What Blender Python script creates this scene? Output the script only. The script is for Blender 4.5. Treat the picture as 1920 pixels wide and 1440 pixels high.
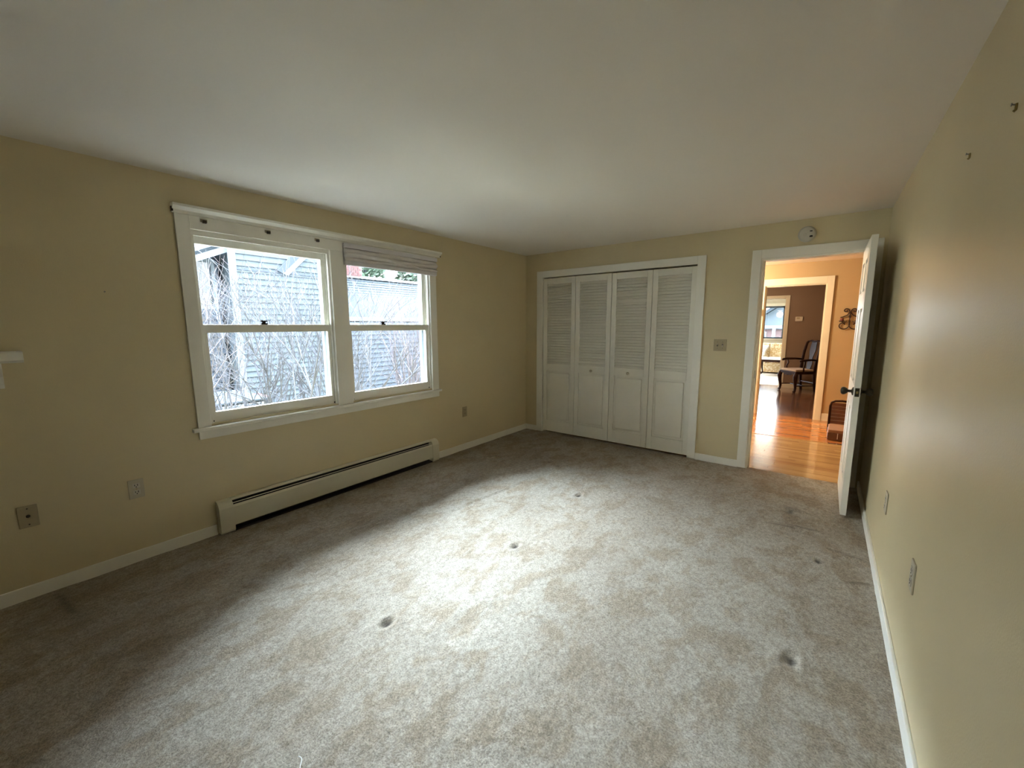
import bpy, bmesh, math, random
from mathutils import Vector, Matrix, noise

for o in list(bpy.data.objects):
    bpy.data.objects.remove(o, do_unlink=True)
scene = bpy.context.scene
COL = scene.collection
PI = math.pi

# ------------------------------------------------------------------ camera
W, D, H = 3.518, 4.458, 2.30            # bedroom: x 0..W, back wall at y=D, ceiling at H
FPX, YAW, PITCH, ROLL = 761.75, 0.6553, -0.1415, -0.0038
cam_data = bpy.data.cameras.new('camera')
cam_data.sensor_width = 36.0
cam_data.lens = FPX / 1920.0 * 36.0
cam_data.clip_start = 0.02
cam = bpy.data.objects.new('camera', cam_data)
COL.objects.link(cam)
cy_, sy_ = math.cos(YAW), math.sin(YAW)
cp_, sp_ = math.cos(PITCH), math.sin(PITCH)
fwd = Vector((-sy_ * cp_, cy_ * cp_, sp_))
rgt = Vector((cy_, sy_, 0))
upv = rgt.cross(fwd)
cr_, sr_ = math.cos(ROLL), math.sin(ROLL)
r2 = cr_ * rgt + sr_ * upv
u2 = -sr_ * rgt + cr_ * upv
M = Matrix((r2, u2, -fwd)).transposed().to_4x4()
M.translation = Vector((3.187, 0.0, 1.394))
cam.matrix_world = M
scene.camera = cam

# ------------------------------------------------------------------ world: overcast sky, brighter towards the zenith
world = bpy.data.worlds.new('overcast_sky')
scene.world = world
world.use_nodes = True
wn = world.node_tree.nodes
wl = world.node_tree.links
wn.clear()
w_out = wn.new('ShaderNodeOutputWorld')
w_bg = wn.new('ShaderNodeBackground')
w_tc = wn.new('ShaderNodeTexCoord')
w_sep = wn.new('ShaderNodeSeparateXYZ')
w_ramp = wn.new('ShaderNodeValToRGB')
w_ramp.color_ramp.elements[0].position = 0.0
w_ramp.color_ramp.elements[0].color = (0.40, 0.43, 0.46, 1)
w_ramp.color_ramp.elements[1].position = 1.0
w_ramp.color_ramp.elements[1].color = (0.90, 0.96, 1.02, 1)
wl.new(w_tc.outputs['Generated'], w_sep.inputs[0])
wl.new(w_sep.outputs['Z'], w_ramp.inputs[0])
wl.new(w_ramp.outputs[0], w_bg.inputs[0])
w_bg.inputs[1].default_value = 2.9
wl.new(w_bg.outputs[0], w_out.inputs[0])

# veiled sun behind thin cloud, high over the neighbouring house
sun_d = bpy.data.lights.new('sun', 'SUN')
sun_d.energy = 11.5
sun_d.angle = math.radians(82)
sun_d.color = (0.78, 0.955, 1.20)
sun = bpy.data.objects.new('sun', sun_d)
COL.objects.link(sun)
_e = math.radians(65)
sun.rotation_euler = Vector((math.cos(_e), -0.11, -math.sin(_e))).to_track_quat('-Z', 'Y').to_euler()
sun.location = (-6, 2, 9)

scene.view_settings.view_transform = 'Standard'
scene.view_settings.look = 'None'
scene.view_settings.exposure = 3.90
scene.view_settings.gamma = 1.0
scene.view_settings.use_curve_mapping = False

# ------------------------------------------------------------------ materials
def mat(name, color, rough=0.6, var=0.0, vscale=6.0, bump=0.0, bscale=200.0, metal=0.0,
        coat=0.0, spec=0.5, color2=None, sheen=0.0):
    m = bpy.data.materials.new(name)
    m.use_nodes = True
    n, l = m.node_tree.nodes, m.node_tree.links
    b = n['Principled BSDF']
    b.inputs['Base Color'].default_value = (*color, 1)
    b.inputs['Roughness'].default_value = rough
    b.inputs['Metallic'].default_value = metal
    b.inputs['Specular IOR Level'].default_value = spec
    if coat:
        b.inputs['Coat Weight'].default_value = coat
        b.inputs['Coat Roughness'].default_value = 0.12
    if sheen:
        b.inputs['Sheen Weight'].default_value = sheen
    tc = n.new('ShaderNodeTexCoord')
    if var or color2:
        t = n.new('ShaderNodeTexNoise')
        t.inputs['Scale'].default_value = vscale
        t.inputs['Detail'].default_value = 4
        l.new(tc.outputs['Object'], t.inputs['Vector'])
        r = n.new('ShaderNodeValToRGB')
        r.color_ramp.elements[0].position = 0.3
        r.color_ramp.elements[1].position = 0.7
        c2 = color2 if color2 else tuple(c * (1 - var) for c in color)
        r.color_ramp.elements[0].color = (*c2, 1)
        r.color_ramp.elements[1].color = (*color, 1)
        l.new(t.outputs['Fac'], r.inputs[0])
        l.new(r.outputs[0], b.inputs['Base Color'])
    if bump:
        t2 = n.new('ShaderNodeTexNoise')
        t2.inputs['Scale'].default_value = bscale
        t2.inputs['Detail'].default_value = 3
        l.new(tc.outputs['Object'], t2.inputs['Vector'])
        bp = n.new('ShaderNodeBump')
        bp.inputs['Strength'].default_value = bump
        bp.inputs['Distance'].default_value = 0.002
        l.new(t2.outputs['Fac'], bp.inputs['Height'])
        l.new(bp.outputs[0], b.inputs['Normal'])
    return m

MT = {}
MT['wall'] = mat('cream_wall_paint', (0.68, 0.575, 0.345), 0.42, var=0.05, vscale=2.5, bump=0.25, bscale=160)
MT['ceiling'] = mat('ceiling_paint', (0.82, 0.765, 0.665), 0.75, var=0.03, vscale=1.5, bump=0.15, bscale=120)
MT['trim'] = mat('white_trim_paint', (0.88, 0.85, 0.74), 0.38, var=0.05, vscale=4, bump=0.08, bscale=60)
MT['closet'] = mat('closet_door_paint', (0.86, 0.82, 0.69), 0.42, var=0.05, vscale=5, bump=0.08, bscale=60)
MT['heater'] = mat('cream_enamel', (0.66, 0.62, 0.47), 0.32, var=0.04, vscale=5)
MT['dark'] = mat('heater_interior_shade', (0.015, 0.013, 0.012), 0.7)  # near-black for shade inside the heater; also used under the floorboards
MT['alu'] = mat('heater_fin', (0.10, 0.095, 0.09), 0.5, metal=0.6)
MT['ivory'] = mat('ivory_plastic', (0.56, 0.50, 0.36), 0.4, var=0.04, vscale=20)
MT['tan'] = mat('tan_plastic', (0.44, 0.36, 0.215), 0.4, var=0.06, vscale=30)
MT['slot'] = mat('dark_slot', (0.02, 0.017, 0.012), 0.6)
MT['plastic'] = mat('aged_white_plastic', (0.60, 0.56, 0.46), 0.45)
MT['bronze'] = mat('aged_bronze', (0.10, 0.085, 0.06), 0.3, metal=0.9, var=0.3, vscale=60)
MT['brass'] = mat('brass', (0.42, 0.32, 0.14), 0.3, metal=0.9)
MT['iron'] = mat('wrought_iron', (0.035, 0.016, 0.012), 0.5, metal=0.3)
MT['candle'] = mat('red_candle', (0.16, 0.03, 0.02), 0.5)
MT['lockm'] = mat('dark_lock_metal', (0.03, 0.025, 0.022), 0.4, metal=0.7)
MT['steel'] = mat('nail_steel', (0.30, 0.28, 0.25), 0.35, metal=0.9)
MT['shade'] = mat('shade_fabric', (0.74, 0.69, 0.64), 0.8, var=0.08, vscale=15, bump=0.2, bscale=400)
MT['shaderail'] = mat('shade_rail', (0.66, 0.63, 0.62), 0.5)
MT['hallwall'] = mat('tan_hall_paint', (0.46, 0.325, 0.17), 0.45, var=0.05, vscale=3, bump=0.2, bscale=160)
MT['brown'] = mat('brown_wall_paint', (0.21, 0.135, 0.085), 0.55, var=0.05, vscale=3)
MT['halltrim'] = mat('hall_trim_paint', (0.72, 0.66, 0.52), 0.4, var=0.04, vscale=4)
MT['mahog'] = mat('mahogany', (0.035, 0.012, 0.008), 0.45, var=0.4, vscale=12, spec=0.15)
MT['seatfab'] = mat('pale_seat_fabric', (0.50, 0.38, 0.28), 0.85, var=0.1, vscale=60)
MT['benchwood'] = mat('reddish_wood', (0.16, 0.055, 0.03), 0.28, var=0.35, vscale=9, coat=0.4)
MT['benchpad'] = mat('tan_pad', (0.38, 0.22, 0.15), 0.6, var=0.15, vscale=30)
MT['white'] = mat('white_cloth', (0.8, 0.78, 0.72), 0.8)
MT['tbltop'] = mat('table_top_gloss', (0.80, 0.75, 0.72), 0.15, var=0.05, vscale=8)
MT['rm3carpet'] = mat('beige_carpet', (0.62, 0.50, 0.36), 0.95, var=0.1, vscale=30, bump=0.5, bscale=300)
MT['livwall'] = mat('pale_living_wall', (0.60, 0.52, 0.38), 0.6, var=0.03)
MT['siding'] = mat('grey_clapboard', (0.040, 0.050, 0.066), 0.75, var=0.12, vscale=1.5, spec=0.08)
MT['siding2'] = mat('pale_clapboard', (0.053, 0.067, 0.081), 0.75, var=0.1, vscale=1.5, spec=0.08)
MT['extwhite'] = mat('exterior_white', (0.11, 0.13, 0.15), 0.6, spec=0.08)
MT['shingle'] = mat('roof_shingle', (0.018, 0.023, 0.028), 0.9, var=0.25, vscale=9, spec=0.08)
MT['brick'] = mat('red_brick', (0.10, 0.05, 0.052), 0.85, var=0.3, vscale=14, spec=0.08)
MT['mortar'] = mat('mortar', (0.11, 0.105, 0.10), 0.9, spec=0.08)
MT['bark'] = mat('grey_bark', (0.056, 0.058, 0.068), 0.85, var=0.35, vscale=8, spec=0.08)
MT['bark2'] = mat('pink_grey_bark', (0.082, 0.073, 0.083), 0.85, var=0.35, vscale=8, spec=0.08)
MT['leaf'] = mat('evergreen', (0.05, 0.075, 0.052), 0.7, var=0.4, vscale=3, spec=0.08)
MT['ground'] = mat('winter_grass', (0.19, 0.18, 0.145), 0.95, var=0.35, vscale=1.2, bump=0.6, bscale=40, spec=0.08)
MT['carpaint'] = mat('silver_car_paint', (0.028, 0.036, 0.044), 0.6, spec=0.1)
MT['carglass'] = mat('car_glass', (0.03, 0.035, 0.04), 0.05)
MT['tyre'] = mat('tyre', (0.02, 0.02, 0.02), 0.8)
MT['redlamp'] = mat('red_lamp', (0.5, 0.05, 0.05), 0.2)
MT['farwall'] = mat('far_house_wall', (0.085, 0.06, 0.062), 0.8, var=0.1, spec=0.08)
MT['thermo'] = mat('thermostat_plastic', (0.62, 0.55, 0.45), 0.4)

def glass_mat():
    m = bpy.data.materials.new('window_glass')
    m.use_nodes = True
    n, l = m.node_tree.nodes, m.node_tree.links
    n.clear()
    out = n.new('ShaderNodeOutputMaterial')
    mix = n.new('ShaderNodeMixShader')
    tr = n.new('ShaderNodeBsdfTransparent')
    tr.inputs[0].default_value = (0.93, 0.95, 0.95, 1)
    gl = n.new('ShaderNodeBsdfGlossy')
    gl.inputs['Roughness'].default_value = 0.02
    fr = n.new('ShaderNodeFresnel')
    fr.inputs[0].default_value = 1.35
    l.new(fr.outputs[0], mix.inputs[0])
    l.new(tr.outputs[0], mix.inputs[1])
    l.new(gl.outputs[0], mix.inputs[2])
    l.new(mix.outputs[0], out.inputs[0])
    return m
MT['glass'] = glass_mat()

def carpet_mat():
    m = bpy.data.materials.new('worn_carpet')
    m.use_nodes = True
    n, l = m.node_tree.nodes, m.node_tree.links
    b = n['Principled BSDF']
    b.inputs['Roughness'].default_value = 0.95
    b.inputs['Specular IOR Level'].default_value = 0.15
    b.inputs['Sheen Weight'].default_value = 0.04
    b.inputs['Sheen Roughness'].default_value = 0.6
    tc = n.new('ShaderNodeTexCoord')
    # brushed pile patches
    t1 = n.new('ShaderNodeTexNoise'); t1.inputs['Scale'].default_value = 5.5
    t1.inputs['Detail'].default_value = 5; t1.inputs['Roughness'].default_value = 0.62
    t1.inputs['Distortion'].default_value = 0.3
    mp1 = n.new('ShaderNodeMapping'); mp1.inputs['Scale'].default_value = (1.25, 0.8, 1.0); mp1.inputs['Rotation'].default_value = (0, 0, 0.35)
    l.new(tc.outputs['Object'], mp1.inputs[0]); l.new(mp1.outputs[0], t1.inputs['Vector'])
    r1 = n.new('ShaderNodeValToRGB')
    r1.color_ramp.elements[0].position = 0.40; r1.color_ramp.elements[0].color = (0.32, 0.257, 0.18, 1)
    r1.color_ramp.elements[1].position = 0.53; r1.color_ramp.elements[1].color = (0.405, 0.352, 0.275, 1)
    l.new(t1.outputs['Fac'], r1.inputs[0])
    # traffic soiling, large scale
    t2 = n.new('ShaderNodeTexNoise'); t2.inputs['Scale'].default_value = 1.1; t2.inputs['Detail'].default_value = 3
    l.new(tc.outputs['Object'], t2.inputs['Vector'])
    r2_ = n.new('ShaderNodeValToRGB')
    r2_.color_ramp.elements[0].position = 0.36; r2_.color_ramp.elements[0].color = (0.45, 0.45, 0.45, 1)
    r2_.color_ramp.elements[1].position = 0.62; r2_.color_ramp.elements[1].color = (0.0, 0.0, 0.0, 1)
    l.new(t2.outputs['Fac'], r2_.inputs[0])
    mx = n.new('ShaderNodeMixRGB'); mx.inputs[2].default_value = (0.27, 0.21, 0.145, 1)
    l.new(r2_.outputs[0], mx.inputs[0]); l.new(r1.outputs[0], mx.inputs[1])
    # fibre speckle
    t3 = n.new('ShaderNodeTexNoise'); t3.inputs['Scale'].default_value = 150; t3.inputs['Detail'].default_value = 3
    t3.inputs['Roughness'].default_value = 0.7
    l.new(tc.outputs['Object'], t3.inputs['Vector'])
    r3 = n.new('ShaderNodeValToRGB')
    r3.color_ramp.elements[0].position = 0.32; r3.color_ramp.elements[0].color = (0.56, 0.56, 0.56, 1)
    r3.color_ramp.elements[1].position = 0.66; r3.color_ramp.elements[1].color = (1.22, 1.22, 1.22, 1)
    l.new(t3.outputs['Fac'], r3.inputs[0])
    mu = n.new('ShaderNodeMixRGB'); mu.blend_type = 'MULTIPLY'; mu.inputs[0].default_value = 1.0
    l.new(mx.outputs[0], mu.inputs[1]); l.new(r3.outputs[0], mu.inputs[2])
    t5 = n.new('ShaderNodeTexNoise'); t5.inputs['Scale'].default_value = 38; t5.inputs['Detail'].default_value = 4
    l.new(mp1.outputs[0], t5.inputs['Vector'])
    r5 = n.new('ShaderNodeValToRGB')
    r5.color_ramp.elements[0].position = 0.3; r5.color_ramp.elements[0].color = (0.80, 0.79, 0.77, 1)
    r5.color_ramp.elements[1].position = 0.62; r5.color_ramp.elements[1].color = (1.08, 1.08, 1.08, 1)
    l.new(t5.outputs['Fac'], r5.inputs[0])
    mu5 = n.new('ShaderNodeMixRGB'); mu5.blend_type = 'MULTIPLY'; mu5.inputs[0].default_value = 1.0
    l.new(mu.outputs[0], mu5.inputs[1]); l.new(r5.outputs[0], mu5.inputs[2])
    # worn spots and torn holes (mesh attribute)
    at = n.new('ShaderNodeAttribute'); at.attribute_name = 'wear'
    mh = n.new('ShaderNodeMixRGB'); mh.inputs[2].default_value = (0.03, 0.022, 0.014, 1)
    l.new(at.outputs['Fac'], mh.inputs[0]); l.new(mu5.outputs[0], mh.inputs[1])
    l.new(mh.outputs[0], b.inputs['Base Color'])
    bp = n.new('ShaderNodeBump'); bp.inputs['Strength'].default_value = 0.9; bp.inputs['Distance'].default_value = 0.005
    l.new(t3.outputs['Fac'], bp.inputs['Height'])
    t4 = n.new('ShaderNodeTexNoise'); t4.inputs['Scale'].default_value = 28; t4.inputs['Detail'].default_value = 3
    l.new(tc.outputs['Object'], t4.inputs['Vector'])
    bp2 = n.new('ShaderNodeBump'); bp2.inputs['Strength'].default_value = 0.55; bp2.inputs['Distance'].default_value = 0.01
    l.new(t4.outputs['Fac'], bp2.inputs['Height']); l.new(bp2.outputs[0], bp.inputs['Normal'])
    l.new(bp.outputs[0], b.inputs['Normal'])
    return m
MT['carpet'] = carpet_mat()

def wood_floor_mat(name, c_a, c_b, rough=0.16):
    m = bpy.data.materials.new(name)
    m.use_nodes = True
    n, l = m.node_tree.nodes, m.node_tree.links
    b = n['Principled BSDF']
    b.inputs['Roughness'].default_value = rough
    b.inputs['Coat Weight'].default_value = 0.6
    b.inputs['Coat Roughness'].default_value = 0.10
    at = n.new('ShaderNodeAttribute'); at.attribute_name = 'tone'
    r = n.new('ShaderNodeValToRGB')
    r.color_ramp.elements[0].color = (*c_a, 1); r.color_ramp.elements[1].color = (*c_b, 1)
    l.new(at.outputs['Fac'], r.inputs[0])
    tc = n.new('ShaderNodeTexCoord')
    mp = n.new('ShaderNodeMapping'); mp.inputs['Scale'].default_value = (1.5, 40, 1)
    l.new(tc.outputs['Object'], mp.inputs[0])
    t = n.new('ShaderNodeTexNoise'); t.inputs['Scale'].default_value = 3; t.inputs['Detail'].default_value = 5
    l.new(mp.outputs[0], t.inputs['Vector'])
    mu = n.new('ShaderNodeMixRGB'); mu.blend_type = 'MULTIPLY'; mu.inputs[0].default_value = 0.55
    l.new(r.outputs[0], mu.inputs[1]); l.new(t.outputs['Fac'], mu.inputs[2])
    gm = n.new('ShaderNodeBrightContrast'); gm.inputs['Bright'].default_value = 0.02
    l.new(mu.outputs[0], gm.inputs[0]); l.new(gm.outputs[0], b.inputs['Base Color'])
    return m
MT['oak'] = wood_floor_mat('oak_floor', (0.48, 0.26, 0.095), (0.80, 0.52, 0.21))
MT['orange'] = wood_floor_mat('orange_oak_floor', (0.62, 0.20, 0.04), (0.85, 0.34, 0.08))
MT['darkoak'] = wood_floor_mat('dark_oak_floor', (0.17, 0.06, 0.022), (0.30, 0.115, 0.045))

def floral_mat(name, base, fig):
    m = bpy.data.materials.new(name); m.use_nodes = True
    n, l = m.node_tree.nodes, m.node_tree.links
    b = n['Principled BSDF']; b.inputs['Roughness'].default_value = 0.9
    tc = n.new('ShaderNodeTexCoord')
    v = n.new('ShaderNodeTexNoise'); v.inputs['Scale'].default_value = 11; v.inputs['Distortion'].default_value = 2.2
    l.new(tc.outputs['Object'], v.inputs['Vector'])
    r = n.new('ShaderNodeValToRGB')
    r.color_ramp.elements[0].position = 0.42; r.color_ramp.elements[0].color = (*base, 1)
    r.color_ramp.elements[1].position = 0.55; r.color_ramp.elements[1].color = (*fig, 1)
    l.new(v.outputs['Fac'], r.inputs[0]); l.new(r.outputs[0], b.inputs['Base Color'])
    return m
MT['floral'] = floral_mat('gold_floral_fabric', (0.80, 0.68, 0.47), (0.60, 0.40, 0.18))
MT['floral2'] = floral_mat('pale_floral_fabric', (0.85, 0.82, 0.75), (0.62, 0.58, 0.55))

# ------------------------------------------------------------------ mesh helpers
def root_loc(o):
    v = Vector((0, 0, 0))
    while o is not None:
        v += o.location
        o = o.parent
    return v

class MB:
    """collects geometry in world coordinates, builds one mesh object"""
    def __init__(self):
        self.v = []; self.f = []
    def quad(self, a, b, c, d):
        i = len(self.v); self.v += [a, b, c, d]; self.f.append((i, i+1, i+2, i+3)); return self
    def box(self, x0, x1, y0, y1, z0, z1):
        i = len(self.v)
        self.v += [(x0,y0,z0),(x1,y0,z0),(x1,y1,z0),(x0,y1,z0),(x0,y0,z1),(x1,y0,z1),(x1,y1,z1),(x0,y1,z1)]
        self.f += [tuple(i+k for k in q) for q in ((0,3,2,1),(4,5,6,7),(0,1,5,4),(1,2,6,5),(2,3,7,6),(3,0,4,7))]
        return self
    def prism(self, prof, axis, a0, a1):
        """extrude a closed 2-D profile along an axis; profile given in the other two axes in order"""
        n = len(prof); i = len(self.v)
        def p(u, w, a):
            return {'x': (a, u, w), 'y': (u, a, w), 'z': (u, w, a)}[axis]
        for a in (a0, a1):
            self.v += [p(u, w, a) for u, w in prof]
        for k in range(n):
            k2 = (k+1) % n
            self.f.append((i+k, i+k2, i+n+k2, i+n+k))
        self.f.append(tuple(i+k for k in range(n))[::-1]); self.f.append(tuple(i+n+k for k in range(n)))
        return self
    def tube(self, pts, rad, sides=6, cap=True):
        pts = [Vector(p) for p in pts]
        if not hasattr(rad, '__len__'): rad = [rad]*len(pts)
        i0 = len(self.v); n = len(pts); ref = None
        for k in range(n):
            d = (pts[min(k+1, n-1)] - pts[max(k-1, 0)])
            if d.length < 1e-9: d = Vector((0,0,1))
            d.normalize()
            if ref is None:
                ref = d.orthogonal().normalized()
            ref = (ref - d*ref.dot(d))
            if ref.length < 1e-6: ref = d.orthogonal()
            ref.normalize(); b = d.cross(ref)
            for s in range(sides):
                a = 2*PI*s/sides
                self.v.append(tuple(pts[k] + (ref*math.cos(a) + b*math.sin(a))*rad[k]))
        for k in range(n-1):
            for s in range(sides):
                s2 = (s+1) % sides
                self.f.append((i0+k*sides+s, i0+k*sides+s2, i0+(k+1)*sides+s2, i0+(k+1)*sides+s))
        if cap:
            self.f.append(tuple(i0+s for s in range(sides))[::-1]); self.f.append(tuple(i0+(n-1)*sides+s for s in range(sides)))
        return self
    def lathe(self, prof, center, axis='z', sides=24):
        """prof: list of (radius, height along axis)"""
        i0 = len(self.v); c = Vector(center); n = len(prof)
        for r, h in prof:
            for s in range(sides):
                a = 2*PI*s/sides; u, w = r*math.cos(a), r*math.sin(a)
                o = {'x': (h, u, w), 'y': (u, h, w), 'z': (u, w, h)}[axis]
                self.v.append(tuple(c + Vector(o)))
        for k in range(n-1):
            for s in range(sides):
                s2 = (s+1) % sides
                self.f.append((i0+k*sides+s, i0+k*sides+s2, i0+(k+1)*sides+s2, i0+(k+1)*sides+s))
        self.f.append(tuple(i0+s for s in range(sides))); self.f.append(tuple(i0+(n-1)*sides+s for s in range(sides)))
        return self
    def build(self, name, material, parent=None, bevel=0.0, smooth=False, local=False, seg=2):
        off = Vector((0,0,0)) if (parent is None or local) else root_loc(parent)
        me = bpy.data.meshes.new(name)
        me.from_pydata([tuple(Vector(p) - off) for p in self.v], [], self.f)
        bm = bmesh.new(); bm.from_mesh(me)
        bmesh.ops.recalc_face_normals(bm, faces=bm.faces)
        if bevel > 0:
            bmesh.ops.bevel(bm, geom=[e for e in bm.edges if e.calc_face_angle(0) > 0.5], offset=bevel,
                            segments=seg, affect='EDGES', profile=0.6)
        bm.to_mesh(me); bm.free()
        if smooth:
            for p in me.polygons: p.use_smooth = True
        me.materials.append(material)
        o = bpy.data.objects.new(name, me); COL.objects.link(o)
        if parent is not None: o.parent = parent
        return o

def B(x0, x1, y0, y1, z0, z1): return MB().box(x0, x1, y0, y1, z0, z1)

def tag(o, label, cat=None, group=None, kind=None):
    o['label'] = label
    if cat: o['category'] = cat
    if group: o['group'] = group
    if kind: o['kind'] = kind
    return o

def thing(name, loc, label, cat, group=None, kind=None, rz=0.0):
    o = bpy.data.objects.new(name, None); COL.objects.link(o)
    o.location = loc; o.rotation_euler = (0, 0, rz); o.empty_display_size = 0.1
    return tag(o, label, cat, group, kind)

def share(src, name, parent, loc, rot=(0,0,0)):
    c = src.copy(); c.name = name; COL.objects.link(c); c.parent = parent
    c.location = loc; c.rotation_euler = rot
    return c

def wall_mesh(axis, p0, p1, u0, u1, z0, z1, holes=()):
    """wall slab between planes p0..p1 of an axis ('x' or 'y'), spanning u0..u1 and z0..z1, with rectangular holes (ua,ub,za,zb)"""
    us = sorted({u0, u1, *[h[0] for h in holes], *[h[1] for h in holes]})
    zs = sorted({z0, z1, *[h[2] for h in holes], *[h[3] for h in holes]})
    us = [u for u in us if u0 <= u <= u1]; zs = [z for z in zs if z0 <= z <= z1]
    def solid(i, j):
        if i < 0 or j < 0 or i >= len(us)-1 or j >= len(zs)-1: return False
        cu, cz = (us[i]+us[i+1])/2, (zs[j]+zs[j+1])/2
        return not any(h[0] < cu < h[1] and h[2] < cz < h[3] for h in holes)
    m = MB()
    P = (lambda a, u, z: (a, u, z)) if axis == 'x' else (lambda a, u, z: (u, a, z))
    for i in range(len(us)-1):
        for j in range(len(zs)-1):
            if not solid(i, j): continue
            a, b, c, d = us[i], us[i+1], zs[j], zs[j+1]
            m.quad(P(p0,a,c), P(p0,b,c), P(p0,b,d), P(p0,a,d)); m.quad(P(p1,a,c), P(p1,a,d), P(p1,b,d), P(p1,b,c))
            if not solid(i-1, j): m.quad(P(p0,a,c), P(p0,a,d), P(p1,a,d), P(p1,a,c))
            if not solid(i+1, j): m.quad(P(p0,b,c), P(p1,b,c), P(p1,b,d), P(p0,b,d))
            if not solid(i, j-1): m.quad(P(p0,a,c), P(p1,a,c), P(p1,b,c), P(p0,b,c))
            if not solid(i, j+1): m.quad(P(p0,a,d), P(p0,b,d), P(p1,b,d), P(p1,a,d))
    return m

def weld(o):
    bm = bmesh.new(); bm.from_mesh(o.data)
    bmesh.ops.remove_doubles(bm, verts=bm.verts, dist=1e-5)
    bmesh.ops.recalc_face_normals(bm, faces=bm.faces)
    bm.to_mesh(o.data); bm.free()
    return o

def S(o, label, cat): return tag(o, label, cat, kind='structure')

# ------------------------------------------------------------------ bedroom shell
YB = -1.60                                   # wall behind the camera
WIN = [(0.86, 1.775, 0.76, 2.003), (1.885, 2.80, 0.76, 2.003)]
S(weld(wall_mesh('x', -0.15, 0.0, YB-0.15, D+0.12, -0.25, H+0.02, WIN).build('wall_left', MT['wall'])), 'cream bedroom wall holding the double window', 'wall')
S(weld(wall_mesh('y', D, D+0.12, 0.0, W+0.14, -0.25, H+0.02, [(0.268, 2.122, -0.02, 2.0), (2.66, 3.417, -0.25, 1.995)]).build('wall_back', MT['wall'])), 'cream bedroom wall with the closet and open doorway', 'wall')
S(B(W, W+0.14, YB-0.15, D, -0.25, H+0.02).build('wall_right', MT['wall']), 'cream bedroom wall along the right edge, with nails and outlets', 'wall')
S(B(0.0, W, YB-0.15, YB, -0.25, H+0.02).build('wall_front', MT['wall']), 'cream bedroom wall behind the viewer', 'wall')
S(B(-0.15, W+0.14, YB-0.15, D+0.12, H, H+0.12).build('ceiling', MT['ceiling']), 'plain off-white bedroom ceiling', 'ceiling')

# carpet: displaced grid with pile waves, furniture dents, seam ridge and tears
HOLES = [(1.643,1.027,.022,1.0),(1.717,1.94,.020,1.0),(1.663,2.889,.022,.95),(3.183,1.924,.024,.9),(3.263,2.895,.020,.75),
         (1.02,3.45,.03,.25),(1.15,3.40,.03,.3),(3.08,3.60,.03,.55)]
DENTS = [(3.08,3.60,.08,.03,-.4),(3.12,3.62,.10,.025,-.3),(3.456,2.739,.07,.03,.5),(3.18,3.30,.10,.04,0),(3.05,3.25,.09,.04,.2),
         (3.40,3.05,.10,.03,-.3),(0.28,3.02,.06,.03,.4),(0.45,3.22,.10,.03,.9),(0.23,0.07,.16,.05,.1),(0.60,3.9,.14,.03,.8)]
def build_carpet():
    step = 0.0135
    x0, x1, y0, y1 = -0.03, W+0.03, YB-0.03, 4.505
    nx = int((x1-x0)/step); ny = int((y1-y0)/step)
    vs = []; wear = []
    for j in range(ny+1):
        y = y0 + (y1-y0)*j/ny
        for i in range(nx+1):
            x = x0 + (x1-x0)*i/nx
            n1 = noise.noise(Vector((x*3.2, y*3.2, 0.3)))
            n2 = noise.noise(Vector((x*11+5, y*6.5, 1.7)))
            n3 = noise.noise(Vector((x*26+9, y*15, 4.1)))
            z = 0.0035*n1 + 0.0030*n2 + 0.0016*n3 - 0.004
            w = 0.0
            if 1.9 < y < 4.35:                                   # seam ridge running from the closet
                sx = 1.055 + (y-2.338)*0.0946 + 0.01*math.sin(y*5)
                dx = (x-sx)/0.014
                if abs(dx) < 3: z += 0.007*math.exp(-dx*dx) - 0.005*math.exp(-((x-sx-0.02)/0.012)**2)
            for hx, hy, r, s in HOLES:
                dx, dy = x-hx, y-hy
                if abs(dx) < .2 and abs(dy) < .2:
                    d2 = (dx*dx + (dy*0.6)**2)/(r*r)
                    e = math.exp(-d2)
                    z -= 0.014*s*e; z += 0.005*math.exp(-((math.sqrt(d2)-1.8)/.6)**2)
                    w = max(w, s*max(0.0, min(1.0, 1.7*math.exp(-d2*1.6)-0.35)))
            for hx, hy, a, b_, ang in DENTS:
                dx, dy = x-hx, y-hy
                if abs(dx) < .4 and abs(dy) < .4:
                    ca, sa = math.cos(ang), math.sin(ang)
                    u, v = (dx*ca+dy*sa)/a, (-dx*sa+dy*ca)/b_
                    e = math.exp(-(u*u)**2-(v*v))
                    z += 0.010*e*v*1.5
                    w = max(w, 0.45*math.exp(-(u*u)**2-((v-.9)/.35)**2))
            vs.append((x, y, z)); wear.append(w)
    fs = [(j*(nx+1)+i, j*(nx+1)+i+1, (j+1)*(nx+1)+i+1, (j+1)*(nx+1)+i) for j in range(ny) for i in range(nx)]
    me = bpy.data.meshes.new('floor'); me.from_pydata(vs, [], fs)
    at = me.attributes.new('wear', 'FLOAT', 'POINT'); at.data.foreach_set('value', wear)
    me.polygons.foreach_set('use_smooth', [True]*len(me.polygons))
    me.materials.append(MT['carpet'])
    o = bpy.data.objects.new('floor', me); COL.objects.link(o)
    return S(o, 'worn beige bedroom carpet with dents, tears and brushed patches', 'carpet')
build_carpet()

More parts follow.
